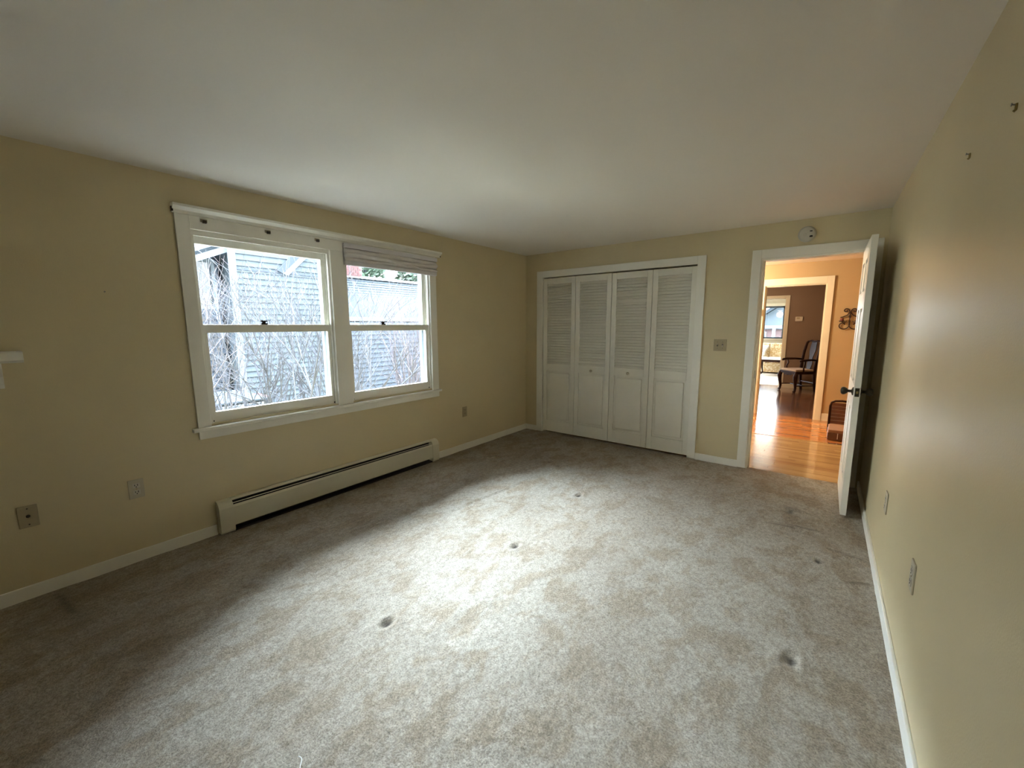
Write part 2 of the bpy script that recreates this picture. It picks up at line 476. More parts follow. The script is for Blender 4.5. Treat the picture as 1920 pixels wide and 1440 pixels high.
# baseboards
def base(name, x0, x1, y0, y1, label, m='trim', h=0.066):
    return S(B(x0, x1, y0, y1, -0.02, h).build(name, MT[m], bevel=0.004), label, 'baseboard')
base('baseboard_left_near', 0, 0.013, YB, 0.838, 'white baseboard between the wall shelf corner and the heater')
base('baseboard_left_far', 0, 0.013, 2.805, D, 'white baseboard between the heater and the closet corner')
base('baseboard_back_corner', 0.013, 0.182, D-0.013, D, 'short white baseboard piece left of the closet')
base('baseboard_back_middle', 2.192, 2.587, D-0.013, D, 'white baseboard between the closet and the doorway')
base('baseboard_right', W-0.013, W, YB, D, 'long white baseboard under the right wall')

# ------------------------------------------------------------------ bedroom window
win = thing('window_1', (0, 1.83, 0.7), 'white double-hung twin window with a view of bare shrubs', 'window', kind='structure')
T = MT['trim']
B(0, 0.018, 0.795, 0.868, 0.742, 2.08).build('side_casing', T, win, bevel=0.003)
B(0, 0.018, 2.79, 2.872, 0.742, 2.08).build('side_casing', T, win, bevel=0.003)
B(0, 0.018, 0.868, 2.79, 1.998, 2.08).build('head_casing', T, win, bevel=0.003)
B(-0.06, 0.018, 1.765, 1.893, 0.745, 1.998).build('mullion', T, win, bevel=0.003)
B(-0.10, 0.04, 0.765, 2.895, 0.722, 0.745).build('stool', T, win, bevel=0.004)
B(0, 0.016, 0.797, 2.875, 0.668, 0.722).build('apron', T, win, bevel=0.003)
MB().prism([(0, 2.08), (0.022, 2.08), (0.030, 2.098), (0.056, 2.116), (0.056, 2.131), (0, 2.135)], 'y', 0.785, 2.93).build('head_cap', T, win, bevel=0.002)
for yy in (0.787, 2.928):
    B(0.004, 0.03, yy-0.004, yy+0.004, 2.085, 2.112).build('cap_end_hook', MT['iron'], win)
for by in (0.943, 1.316, 1.666):
    br = B(0.018, 0.022, by-0.018, by+0.018, 2.048, 2.066).build('shade_bracket', MT['tan'], win)
    B(0.022, 0.04, by-0.010, by+0.010, 2.040, 2.058).build('bracket_hook', MT['bronze'], br, bevel=0.002)
def sash_unit(ya, yb):
    # jamb liners and blind stops
    for y in (ya, yb):
        s = 1 if y == ya else -1
        B(-0.14, 0.0, min(y, y+s*0.012), max(y, y+s*0.012), 0.745, 2.0).build('jamb', T, win)
        B(-0.018, -0.002, min(y, y+s*0.026), max(y, y+s*0.026), 0.75, 2.0).build('inner_stop', T, win, bevel=0.002)
        B(-0.058, -0.052, min(y, y+s*0.024), max(y, y+s*0.024), 0.75, 2.0).build('parting_stop', T, win)
        B(-0.135, -0.10, min(y, y+s*0.040), max(y, y+s*0.040), 0.75, 2.0).build('storm_frame', MT['extwhite'], win)
    B(-0.14, 0.0, ya, yb, 1.982, 2.003).build('head_jamb', T, win)
    B(-0.018, -0.002, ya+.02, yb-.02, 1.965, 1.985).build('inner_stop', T, win, bevel=0.002)
    B(-0.14, -0.05, ya, yb, 0.735, 0.762).build('outer_sill', T, win)
    # lower sash, inner track
    xa, xb = -0.05, -0.020
    a, b = ya+0.012, yb-0.012
    lo = B(xa, xb, a, b, 1.358, 1.412).build('lower_sash', T, win, bevel=0.003)       # meeting rail carries the rest
    B(xa, xb, a, b, 0.757, 0.832).build('bottom_rail', T, lo, bevel=0.004)
    B(xa, xb, a, a+0.038, 0.832, 1.358).build('stile', T, lo, bevel=0.003)
    B(xa, xb, b-0.038, b, 0.832, 1.358).build('stile', T, lo, bevel=0.003)
    B(-0.037, -0.033, a+0.036, b-0.036, 0.828, 1.362).build('pane', MT['glass'], lo)
    # upper sash, outer track
    xa, xb = -0.09, -0.060
    up = B(xa, xb, a, b, 1.925, 1.985).build('upper_sash', T, win, bevel=0.003)
    B(xa, xb, a, b, 1.375, 1.408).build('meeting_rail', T, up, bevel=0.003)
    B(xa, xb, a, a+0.026, 1.408, 1.925).build('stile', T, up, bevel=0.003)
    B(xa, xb, b-0.040, b, 1.408, 1.925).build('stile', T, up, bevel=0.003)
    B(-0.077, -0.073, a+0.024, b-0.038, 1.404, 1.929).build('pane', MT['glass'], up)
    # sash lock on the meeting rail
    ly = ya + 0.40 if ya < 1 else ya + 0.375
    k = MB().box(-0.048, -0.024, ly-0.022, ly+0.022, 1.412, 1.422)
    k.lathe([(0.013, 0), (0.013, 0.014), (0.009, 0.018)], (-0.036, ly, 1.420), 'z', 12)
    k.box(-0.044, -0.012, ly-0.030, ly+0.016, 1.432, 1.440)
    k.build('sash_lock', MT['lockm'], lo)
    for sy in (a+0.02, b-0.02):
        MB().lathe([(0.006, 0), (0.005, 0.004)], (-0.020, sy, 0.772), 'x', 10).build('screw_cap', MT['lockm'], lo)
sash_unit(*WIN[0][:2]); sash_unit(*WIN[1][:2])

# gathered fabric shade on the right-hand window
sh = thing('window_shade', (0.03, 2.37, 1.9), 'pleated fabric shade gathered at the top of the right window half', 'shade')
B(0.019, 0.05, 1.872, 2.866, 2.030, 2.066).build('head_rail', MT['shaderail'], sh, bevel=0.003)
def folds(z0, z1, depth, seed, name, rows=9, cols=90):
    rnd = random.Random(seed); vs = []; fs = []
    for j in range(rows+1):
        t = j/rows
        for i in range(cols+1):
            s = i/cols; y = 1.876 + s*0.984
            sag = 0.012*math.sin(s*7+seed) * math.sin(t*PI) + 0.006*math.sin(s*23+seed*2)*math.sin(t*PI)
            bulge = math.sin(t*PI)**0.7
            ripple = 0.006*math.sin(s*31 + t*5 + seed) * bulge
            vs.append((0.022 + depth*bulge + ripple*0.7, y, z0 + (z1-z0)*t - sag*0.8))
    n = len(vs)
    vs += [(0.0195, v[1], v[2]) for v in vs[:]]
    for j in range(rows):
        for i in range(cols):
            q = (j*(cols+1)+i, j*(cols+1)+i+1, (j+1)*(cols+1)+i+1, (j+1)*(cols+1)+i)
            fs.append(q); fs.append(tuple(n+k for k in q[::-1]))
    for i in range(cols):
        fs.append((i+1, i, n+i, n+i+1)); r = rows*(cols+1); fs.append((r+i, r+i+1, n+r+i+1, n+r+i))
    for j in range(rows):
        a, b = j*(cols+1), (j+1)*(cols+1); fs.append((a, b, n+b, n+a)); fs.append((b+cols, a+cols, n+a+cols, n+b+cols))
    m = MB(); m.v = vs; m.f = fs
    return m.build(name, MT['shade'], sh, smooth=True)
folds(1.985, 2.035, 0.030, 1, 'fabric_fold'); folds(1.950, 2.000, 0.042, 4, 'fabric_fold'); folds(1.925, 1.965, 0.034, 7, 'fabric_fold')
B(0.02, 0.046, 1.874, 2.862, 1.893, 1.930).build('bottom_rail', MT['shaderail'], sh, bevel=0.006)
MB().lathe([(0.004, 0), (0.005, .004), (0.003, .02)], (0.035, 2.37, 1.872), 'z', 10).build('pull', MT['white'], sh)

# ------------------------------------------------------------------ baseboard heater
ht = thing('baseboard_heater', (0.0, 1.82, 0.0), 'long cream metal baseboard heater below the window', 'heater')
Y0, Y1 = 0.843, 2.802
cap = [(0.0, 0.004), (0.058, 0.004), (0.068, 0.02), (0.066, 0.178), (0.055, 0.208), (0.036, 0.224), (0.0, 0.228)]
MB().prism(cap, 'y', Y0, Y0+0.085).build('end_cap', MT['heater'], ht, bevel=0.002)
MB().prism(cap, 'y', Y1-0.085, Y1).build('end_cap', MT['heater'], ht, bevel=0.002)
B(0.0, 0.004, Y0+.085, Y1-.085, 0.004, 0.226).build('back_plate', MT['dark'], ht)  # cream plate coloured near-black to paint the shade in the top slot
MB().prism([(0.0, 0.2285), (0.0, 0.224), (0.026, 0.222), (0.036, 0.214), (0.039, 0.217), (0.028, 0.2275)], 'y', Y0+.085, Y1-.085).build('top_hood', MT['heater'], ht)
MB().prism([(0.059, 0.045), (0.063, 0.045), (0.063, 0.174), (0.056, 0.190), (0.052, 0.188), (0.059, 0.172)], 'y', Y0+.085, Y1-.085).build('front_panel', MT['heater'], ht)
MB().prism([(0.0445, 0.1995), (0.049, 0.1965), (0.0505, 0.1985), (0.046, 0.2015)], 'y', Y0+.085, Y1-.085).build('damper_blade', MT['heater'], ht)
B(0.004, 0.046, Y0+.085, Y1-.085, 0.06, 0.15).build('fin_tube', MT['dark'], ht)
B(0.004, 0.056, Y0+.085, Y1-.085, 0.0, 0.012).build('gap_shade_sheet', MT['dark'], ht)  # near-black sheet painting the shade below the front panel
for k in range(4):
    B(0.004, 0.054, Y0+.3+k*.45, Y0+.306+k*.45, 0.02, 0.18).build('support_rib', MT['dark'], ht)

# ------------------------------------------------------------------ closet: casing and four louvered bifold leaves
cl = thing('trim_1', (1.19, D, 0), 'wide white casing framing the louvered closet doors', 'closet casing', kind='structure')
B(0.184, 0.272, D-0.018, D, 0.0, 2.08).build('side_casing', T, cl, bevel=0.003)
B(2.113, 2.192, D-0.018, D, 0.0, 2.08).build('side_casing', T, cl, bevel=0.003)
B(0.272, 2.113, D-0.018, D, 2.0, 2.08).build('head_casing', T, cl, bevel=0.003)
B(0.258, 0.270, D, D+0.12, 0.0, 2.0).build('side_jamb', T, cl); B(2.119, 2.131, D, D+0.12, 0.0, 2.0).build('side_jamb', T, cl)
S(B(0.05, 2.45, D+0.72, D+0.78, -0.05, H).build('wall_closet_back', MT['wall']), 'plain wall at the back of the closet', 'wall')
S(B(0.0, 0.06, D+0.12, D+0.78, -0.05, H).build('wall_closet_side', MT['wall']), 'plain wall at the left end of the closet', 'wall')
S(B(2.40, 2.46, D+0.12, D+0.78, -0.05, H).build('wall_closet_end', MT['hallwall']), 'plain wall between closet and hall', 'wall')
S(B(0.0, 2.46, 4.505, D+0.78, -0.06, -0.012).build('floor_closet', MT['darkoak']), 'dark closet floor behind the louvered doors', 'floor')

leaf_x = [(0.276, 0.734), (0.738, 1.198), (1.204, 1.664), (1.668, 2.116)]
leaf_lab = ['leftmost louvered closet door leaf, beside the window-wall corner',
            'second louvered closet door leaf from the left, with a small knob',
            'third louvered closet door leaf from the left, with a brighter knob and a tilted slat',
            'rightmost louvered closet door leaf, beside the wall switch']
slat_src = None
for n_, (xa, xb) in enumerate(leaf_x):
    zt = 1.988 if n_ < 2 else 1.984
    zb = 0.018
    lf = thing('door_%d' % (n_+2), ((xa+xb)/2, D+0.02, 0.0), leaf_lab[n_], 'closet door', 'louvered closet door leaves', kind='structure')
    ya, yb = D+0.004, D+0.034
    C = MT['closet']
    B(xa, xa+0.056, ya, yb, zb, zt).build('stile', C, lf, bevel=0.003)
    B(xb-0.056, xb, ya, yb, zb, zt).build('stile', C, lf, bevel=0.003)
    B(xa+.056, xb-.056, ya, yb, 1.915, zt).build('top_rail', C, lf, bevel=0.003)
    B(xa+.056, xb-.056, ya, yb, 0.818, 0.905).build('lock_rail', C, lf, bevel=0.003)
    B(xa+.056, xb-.056, ya, yb, zb, 0.165).build('bottom_rail', C, lf, bevel=0.003)
    pm = MB(); x_0, x_1 = xa+.056, xb-.056
    pm.box(x_0-.004, x_1+.004, ya+0.014, yb-0.006, 0.16, 0.823)
    pm.build('lower_panel', C, lf)
    MB().box(x_0+.022, x_1-.022, ya+0.0035, ya+0.016, 0.19, 0.795).build('raised_field', C, lf, bevel=0.009, seg=3)
    # louver slats
    w = x_1 - x_0 + 0.006
    sl = None
    ns = 31
    for k in range(ns):
        z = 0.923 + (1.900-0.923)*k/(ns-1)
        rot = math.radians(-57)
        if n_ == 2 and k == ns-8: rot = math.radians(-86)
        if sl is None:
            pr = [(-0.0195, -0.0028), (0.0195, -0.0028), (0.0195, 0.0028), (-0.0195, 0.0028)]
            m = MB(); m.prism([(a, b) for a, b in pr], 'x', -w/2, w/2)
            sl = m.build('louver_slat', C, lf, local=True)
            sl.location = (0, D+0.019 - lf.location.y, z); sl.rotation_euler = (-rot, 0, 0)
        else:
            share(sl, 'louver_slat', lf, (0, D+0.019 - lf.location.y, z), (-rot, 0, 0))
    if n_ in (1, 2):
        kx = 0.973 if n_ == 1 else 1.433
        MB().lathe([(0.008, 0.0), (0.007, -0.010), (0.014, -0.018), (0.017, -0.026), (0.014, -0.033), (0.004, -0.036)], (kx, ya, 0.856), 'y', 20).build('knob', MT['ivory'], lf, smooth=True)

# ------------------------------------------------------------------ doorway casing and six-panel door
dc = thing('trim_2', (3.04, D, 0), 'white casing around the open doorway to the hall', 'door casing', kind='structure')
B(2.585, 2.660, D-0.018, D, 0.0, 2.076).build('side_casing', T, dc, bevel=0.004)
B(3.417, 3.492, D-0.018, D, 0.0, 2.076).build('side_casing', T, dc, bevel=0.004)
B(2.660, 3.417, D-0.018, D, 1.995, 2.076).build('head_casing', T, dc, bevel=0.004)
B(2.660, 2.674, D-0.001, D+0.12, -0.01, 1.995).build('side_jamb', T, dc); B(3.403, 3.417, D+0.006, D+0.12, -0.01, 1.995).build('side_jamb', T, dc)
B(2.674, 3.403, D, D+0.12, 1.981, 1.995).build('head_jamb', T, dc)
B(2.674, 2.686, D+0.045, D+0.08, 0, 1.981).build('door_stop', T, dc)
B(2.6735, 2.6755, D+0.012, D+0.034, 0.89, 0.965).build('strike_plate', MT['bronze'], dc)
B(2.585, 2.660, D+0.12, D+0.138, 0.0, 2.076).build('hall_side_casing', T, dc); B(3.417, 3.492, D+0.12, D+0.138, 0.0, 2.076).build('hall_side_casing', T, dc)
B(2.585, 3.492, D+0.12, D+0.138, 1.995, 2.076).build('hall_head_casing', T, dc)

dr = thing('door_1', (3.41, D, 0.0), 'white six-panel bedroom door standing open against the right wall', 'door', kind='structure')
dx0, dx1 = 3.374, 3.410
ya, yb = 3.692, 4.446
zs = [0.018, 0.235, 0.80, 0.965, 1.52, 1.62, 1.87, 1.988]
def dbox(y0, y1, z0, z1, nm='rail', e=0.0): return B(dx0+e, dx1-e, y0, y1, z0, z1).build(nm, T, dr, bevel=0.0015)
dbox(ya, ya+0.115, zs[0], zs[7], 'lock_stile'); dbox(yb-0.115, yb, zs[0], zs[7], 'hinge_stile')
ym = (ya+yb)/2
dbox(ya+.115, yb-.115, zs[0], zs[1]); dbox(ya+.115, yb-.115, zs[2], zs[3]); dbox(ya+.115, yb-.115, zs[4], zs[5]); dbox(ya+.115, yb-.115, zs[6], zs[7])
for z0, z1 in ((zs[1], zs[2]), (zs[3], zs[4]), (zs[5], zs[6])):
    dbox(ym-.05, ym+.05, z0, z1, 'muntin')
    for y0, y1 in ((ya+.115, ym-.05), (ym+.05, yb-.115)):
        p = B(dx0+.013, dx1-.013, y0, y1, z0, z1).build('panel', T, dr)
        B(dx0+.003, dx1-.003, y0+.03, y1-.03, z0+.03, z1-.03).build('raised_field', T, p, bevel=0.0095, seg=2)
        fr = MB()
        for s, xx in ((1, dx0), (-1, dx1)):
            x_a, x_b = sorted((xx - s*0.001, xx + s*0.010))
            fr.box(x_a, x_b, y0, y0+.010, z0, z1).box(x_a, x_b, y1-.010, y1, z0, z1).box(x_a, x_b, y0+.01, y1-.01, z0, z0+.010).box(x_a, x_b, y0+.01, y1-.01, z1-.010, z1)
        fr.build('moulding', T, p)
ky = ya + 0.062; kz = 0.925
for s, xx in ((-1, dx0), (1, dx1)):
    kn = MB().lathe([(0.030, 0), (0.030, s*.004), (0.022, s*.008), (0.010, s*.012), (0.010, s*.030), (0.020, s*.036), (0.028, s*.048), (0.029, s*.058), (0.022, s*.068), (0.006, s*.072)], (xx, ky, kz), 'x', 24)
    kn.build('knob', MT['bronze'], dr, smooth=True)
B(dx0+.006, dx1-.006, ya-.001, ya+.002, kz-.03, kz+.03).build('latch_plate', MT['bronze'], dr)
B(dx0+.012, dx1-.012, ya-.008, ya, kz-.008, kz+.008).build('latch_bolt', MT['brass'], dr)
for hz in (0.2, 1.0, 1.80):
    MB().lathe([(0.006, 0), (0.006, 0.09)], (3.416, 4.449, hz-.045), 'z', 10).build('hinge', MT['bronze'], dr)

# ------------------------------------------------------------------ small wall fixtures
def duplex(name, axis, u, z, wpos, label, sgn=1, m='ivory', group='duplex wall outlets'):
    """outlet plate; axis 'x': on a wall of constant x"""
    o = thing(name, (wpos, u, z), label, 'outlet', group)
    w, h, t = 0.035, 0.0575, 0.006
    x0, x1 = sorted((wpos, wpos+sgn*t))
    B(x0, x1, u-w, u+w, z-h, z+h).build('cover_plate', MT[m], o, bevel=0.003)
    for dz in (-0.0205, 0.0205):
        x2, x3 = sorted((wpos+sgn*t, wpos+sgn*(t+.002)))
        rc = B(x2, x3, u-.017, u+.017, z+dz-.014, z+dz+.014).build('receptacle', MT['plastic'] if m == 'ivory' else MT[m], o, bevel=0.001)
        x4, x5 = sorted((wpos+sgn*(t+.0015), wpos+sgn*(t+.0026)))
        for du, hh in ((-.0065, .0045), (.0065, .0055)):
            B(x4, x5, u+du-.0016, u+du+.0016, z+dz-hh+.003, z+dz+hh+.003).build('slot', MT['slot'], rc)
        MB().lathe([(0.003, 0), (0.003, .001*sgn)], (wpos+sgn*(t+.0018), u, z+dz-.008), 'x', 10).build('slot', MT['slot'], rc)
    MB().lathe([(0.003, 0), (0.0025, .0015*sgn)], (wpos+sgn*t, u, z), 'x', 10).build('screw', MT['brass'], o)
    return o
duplex('wall_outlet', 'x', 0.466, 0.443, 0.0, 'ivory duplex outlet on the window wall left of the heater')
duplex('wall_outlet', 'x', 3.26, 0.435, 0.0, 'tan duplex outlet on the window wall near the closet corner', m='tan')
duplex('wall_outlet', 'x', 2.845, 0.455, W, 'ivory duplex outlet on the right wall just in front of the open door', sgn=-1)
duplex('wall_outlet', 'x', 2.005, 0.47, W, 'ivory duplex outlet on the right wall farther from the open door', sgn=-1)

cp = thing('cable_plate', (0, 0.047, 0.432), 'tan cable jack plate low on the wall at the far left', 'wall plate')
B(0, 0.006, 0.047-.035, 0.047+.035, 0.432-.0575, 0.432+.0575).build('cover_plate', MT['tan'], cp, bevel=0.003)
MB().lathe([(0.008, 0), (0.008, .004), (0.004, .008)], (0.006, 0.047, 0.435), 'x', 12).build('jack', MT['bronze'], cp)
for dz in (-.042, .042):
    MB().lathe([(0.0035, 0), (0.003, .0015)], (0.006, 0.047, 0.432+dz), 'x', 10).build('screw', MT['bronze'], cp)

sw = thing('light_switch', (2.362, D, 1.2), 'tan double toggle light switch between closet and doorway', 'switch')
B(2.304, 2.420, D-.006, D, 1.142, 1.258).build('cover_plate', MT['tan'], sw, bevel=0.003)
for sx, s in ((2.339, 1), (2.385, -1)):
    B(sx-.006, sx+.006, D-.0075, D-.006, 1.188, 1.212).build('toggle_slot', MT['slot'], sw)
    MB().prism([(D-.006, 1.2-.006), (D-.006, 1.2+.006), (D-.020, 1.2+s*.012+.004), (D-.020, 1.2+s*.012-.004)], 'x', sx-.0045, sx+.0045).build('toggle', MT['ivory'], sw)
    for dz in (-.03, .03):
        MB().lathe([(0.003, 0), (0.0025, -.0015)], (sx, D-.006, 1.2+dz), 'y', 10).build('screw', MT['slot'], sw)

sd = thing('smoke_detector', (2.985, D, 2.17), 'round white smoke detector on the wall above the doorway', 'smoke detector')
MB().lathe([(0.066, 0), (0.066, -.012), (0.062, -.016), (0.060, -.030), (0.052, -.040), (0.030, -.043), (0.0, -.0431)], (2.985, D, 2.17), 'y', 40).build('housing', MT['plastic'], sd)
B(3.004, 3.022, D-.0435, D-.039, 2.183, 2.192).build('vent_slot', MT['slot'], sd)
B(3.004, 3.026, D-.0430, D-.037, 2.138, 2.152).build('vent_slot', MT['slot'], sd)
MB().lathe([(0.010, 0), (0.010, -.0035), (0.008, -.005)], (2.972, D-.042, 2.163), 'y', 16).build('test_button', MT['plastic'], sd)

# picture nails
def nail(name, pos, dirx, label, hook=False):
    o = thing(name, pos, label, 'nail', 'picture nails left in the walls')
    x, y, z = pos
    MB().tube([(x, y, z), (x+dirx*.010, y, z+.003)], .0018, 8).build('shank', MT['steel'], o)
    MB().lathe([(0.004, 0), (0.004, .0015*dirx)], (x+dirx*.010, y, z+.003), 'x', 12).build('head', MT['steel'], o)
    if hook:
        MB().tube([(x+dirx*.002, y, z+.004), (x+dirx*.002, y, z-.011), (x+dirx*.004, y, z-.014), (x+dirx*.006, y, z-.011)], .0028, 8).build('hook', MT['brass'], o)
nail('picture_nail', (W, 2.073, 1.953), -1, 'small picture hook high on the right wall, nearer the door', True)
nail('picture_nail', (W, 1.640, 1.935), -1, 'small picture hook high on the right wall at the image edge', True)
nail('picture_nail', (0.0, 0.449, 1.588), 1, 'small nail in the wall left of the window')

# wall shelf at the far left
ws = thing('wall_shelf', (0.0, -0.30, 1.2), 'white moulded wall shelf cut off by the left picture edge', 'shelf')
MB().prism([(0, 1.226), (0.075, 1.226), (0.125, 1.240), (0.125, 1.276), (0.118, 1.281), (0, 1.281)], 'y', -0.72, 0.118).build('shelf_board', T, ws, bevel=0.002)
for by in (0.02, -0.60):
    MB().prism([(0, 1.10), (0.012, 1.10), (0.035, 1.125), (0.045, 1.16), (0.085, 1.20), (0.09, 1.226), (0, 1.226)], 'y', by, by+0.028).build('bracket', T, ws, bevel=0.002)

# white thread lying on the carpet
pts = [(1.935 + .055*t, 0.478 + .006*math.sin(t*6.0) - 0.012*t, 0.006) for t in [i/10 for i in range(11)]]
tag(MB().tube(pts, 0.0014, 6).build('thread', MT['white']), 'short white curled thread lying on the near carpet', 'thread')

# ------------------------------------------------------------------ hall, dining room and living room beyond the doorway
def planks(name, x0, x1, y0, y1, m, label, seed, w=0.057, z=-0.010):
    rnd = random.Random(seed); vs = []; fs = []; tone = []
    y = y0
    while y < y1 - 1e-4:
        ye = min(y + w, y1); x = x0 - rnd.uniform(0, 0.8)
        while x < x1:
            L = rnd.uniform(0.5, 1.3); xs, xe = max(x, x0), min(x+L, x1)
            if xe - xs > 0.01:
                t = min(1, max(0, rnd.gauss(.55, .27))); g = 0.0009; i = len(vs)
                vs += [(xs+g, y+g, z), (xe-g, y+g, z), (xe-g, ye-g, z), (xs+g, ye-g, z), (xs, y, z-.004), (xe, y, z-.004), (xe, ye, z-.004), (xs, ye, z-.004)]
                fs += [(i, i+1, i+2, i+3), (i+4, i+5, i+1, i), (i+5, i+6, i+2, i+1), (i+6, i+7, i+3, i+2), (i+7, i+4, i, i+3)]
                tone += [t]*8
            x += L
        y = ye
    fl = S(B(x0, x1, y0, y1, z-0.05, z-0.004).build(name, MT['dark']), label, 'floor')
    me = bpy.data.meshes.new('floorboards'); me.from_pydata(vs, [], fs)
    at = me.attributes.new('tone', 'FLOAT', 'POINT'); at.data.foreach_set('value', tone)
    me.materials.append(MT[m])
    o = bpy.data.objects.new('floorboards', me); COL.objects.link(o); o.parent = fl; o['kind'] = 'stuff'
    return fl
HX0, HX1 = 0.6, 4.9
Y2, Y3, YW = 7.47, 11.0, 15.3
planks('floor_hall', HX0, HX1, 4.500, 6.04, 'oak', 'glossy yellow oak strip floor just beyond the doorway', 1)
planks('floor_foyer', HX0, HX1, 6.10, Y2+0.02, 'orange', 'glossy orange oak floor in the middle of the hall', 2)
planks('floor_dining', HX0, HX1, Y2+0.02, Y3+0.25, 'darkoak', 'dark reddish strip floor in the room with the armchair', 3)
S(B(HX0, 3.31, 6.04, 6.10, -0.05, -0.006).build('trim_3', MT['benchwood'] if False else mat('threshold_oak', (0.62, 0.30, 0.10), 0.2, var=0.2, vscale=20, coat=0.5), bevel=0.003), 'flat wooden transition strip across the hall floor', 'floor strip')
S(B(3.31, HX1, 6.04, 6.10, -0.05, -0.011).build('floor_strip', MT['darkoak']), 'narrow floor strip beside the low bench', 'floor')
S(B(HX0-1, HX1+0.5, Y3+0.25, YW, -0.05, -0.004).build('floor_living', MT['rm3carpet']), 'beige carpet in the far living room', 'carpet')

S(weld(wall_mesh('y', Y2, Y2+0.12, HX0, HX1, -0.05, H+.02, [(2.385, 3.142, -0.05, 1.985)]).build('wall_hall_far', MT['hallwall'])), 'tan hall wall with the second doorway', 'wall')
S(weld(wall_mesh('x', HX0-.1, HX0, D+0.12, Y3+.12, -0.05, H+.02).build('wall_hall_left', MT['hallwall'])), 'tan wall closing the hall on the left', 'wall')
S(B(HX1, HX1+.1, D+0.12, Y3+.12, -0.05, H+.02).build('wall_hall_right', MT['hallwall']), 'tan wall closing the hall on the right', 'wall')
S(B(W+.14, HX1+.1, D, D+0.12, -0.05, H+.02).build('wall_hall_near', MT['hallwall']), 'tan hall wall beside the bedroom', 'wall')
S(B(-0.15, HX0, D+0.12, D+0.78, -0.05, H+.02).build('wall_closet_outer', MT['wall']) if False else B(-0.15, 0.0, D+0.12, D+0.90, -0.25, H+.02).build('wall_closet_outer', MT['wall']), 'outer wall beside the closet', 'wall')
S(B(0.0, HX0, D+0.78, D+0.90, -0.05, H+.02).build('wall_closet_rear', MT['hallwall']), 'short wall behind the closet', 'wall')
S(B(-0.15, HX1+.1, D+0.12, Y3+.12, H, H+.12).build('ceiling_hall', MT['ceiling']), 'plain ceiling over the hall and armchair room', 'ceiling')
S(weld(wall_mesh('y', Y3, Y3+0.12, HX0-1, HX1+.5, -0.05, H+.02, [(1.25, 2.425, -0.05, 1.975)]).build('wall_dining_far', MT['brown'])), 'dark brown wall behind the armchair', 'wall')
S(B(3.20+.02, HX1, Y2+.12, Y2+.125, 0, H).build('wall_dining_near', MT['brown']), 'dark brown wall face beside the second doorway', 'wall')
S(weld(wall_mesh('y', YW, YW+0.15, HX0-1, HX1+.5, -0.05, H+.02, [(0.55, 2.115, 0.97, 1.985)]).build('wall_living_far', MT['livwall'])), 'pale living room wall around the far window', 'wall')
S(weld(wall_mesh('x', HX0-1.1, HX0-1, Y3, YW+.15, -0.05, H+.02, [(11.6, 14.8, 0.5, 2.1)]).build('wall_living_left', MT['livwall'])), 'pale living room wall on the left', 'wall')
S(B(HX1+.5, HX1+.6, Y3, YW+.15, -0.05, H+.02).build('wall_living_right', MT['livwall']), 'pale living room wall on the right', 'wall')
S(B(HX0-1.1, HX1+.6, Y3+.12, YW+.15, H, H+.12).build('ceiling_living', MT['ceiling']), 'plain living room ceiling', 'ceiling')

HT = MT['halltrim']
c2 = thing('trim_4', (2.76, Y2, 0), 'cream casing of the second doorway across the hall', 'door casing', kind='structure')
B(2.297, 2.385, Y2-.02, Y2, -.01, 2.085).build('side_casing', HT, c2, bevel=.003); B(3.142, 3.222, Y2-.02, Y2, -.01, 2.085).build('side_casing', HT, c2, bevel=.003)
B(2.385, 3.142, Y2-.02, Y2, 1.985, 2.085).build('head_casing', HT, c2, bevel=.003)
B(2.385, 2.40, Y2, Y2+.12, -.01, 1.985).build('side_jamb', HT, c2); B(3.127, 3.142, Y2, Y2+.12, -.01, 1.985).build('side_jamb', HT, c2)
B(2.40, 3.127, Y2, Y2+.12, 1.97, 1.985).build('head_jamb', HT, c2)
c3 = thing('trim_5', (1.85, Y3, 0), 'pale casing of the opening into the living room', 'door casing', kind='structure')
B(2.425, 2.495, Y3-.02, Y3, -.01, 2.045).build('side_casing', HT, c3, bevel=.003); B(1.18, 1.25, Y3-.02, Y3, -.01, 2.045).build('side_casing', HT, c3, bevel=.003)
B(1.25, 2.425, Y3-.02, Y3, 1.975, 2.045).build('head_casing', HT, c3, bevel=.003)
B(2.412, 2.425, Y3, Y3+.12, -.01, 1.975).build('side_jamb', HT, c3); B(1.25, 1.263, Y3, Y3+.12, -.01, 1.975).build('side_jamb', HT, c3)
base('baseboard_hall', 3.222, HX1, Y2-.013, Y2, 'cream baseboard on the hall wall beside the low bench', 'halltrim', 0.10)
base('baseboard_dining', 2.495, HX1, Y3-.013, Y3, 'pale baseboard behind the armchair', 'halltrim', 0.10)

# added ceiling lamp, above the door head and out of view, warms the hall
lp = thing('added_hall_lamp', (1.55, 6.55, H), 'unseen flush glass ceiling lamp added to light the hall', 'lamp')
emi = bpy.data.materials.new('added_lamp_glow'); emi.use_nodes = True
emi.node_tree.nodes['Principled BSDF'].inputs['Emission Color'].default_value = (1.0, .70, .40, 1)
emi.node_tree.nodes['Principled BSDF'].inputs['Emission Strength'].default_value = 3.0
MB().lathe([(0.15, 0), (0.15, -.02), (0.14, -.025)], (1.55, 6.55, H), 'z', 32).build('canopy', MT['brass'], lp)
MB().lathe([(0.135, -.025), (0.12, -.06), (0.08, -.085), (0.02, -.095)], (1.55, 6.55, H), 'z', 32).build('glass_shade', emi, lp, smooth=True)
lld = bpy.data.lights.new('hall_fill_light', 'POINT'); lld.energy = 9.8; lld.color = (1.0, .84, .62); lld.shadow_soft_size = 0.10
ll = bpy.data.objects.new('hall_fill_light', lld); COL.objects.link(ll); ll.parent = lp; ll.location = (0, 0, -.22)

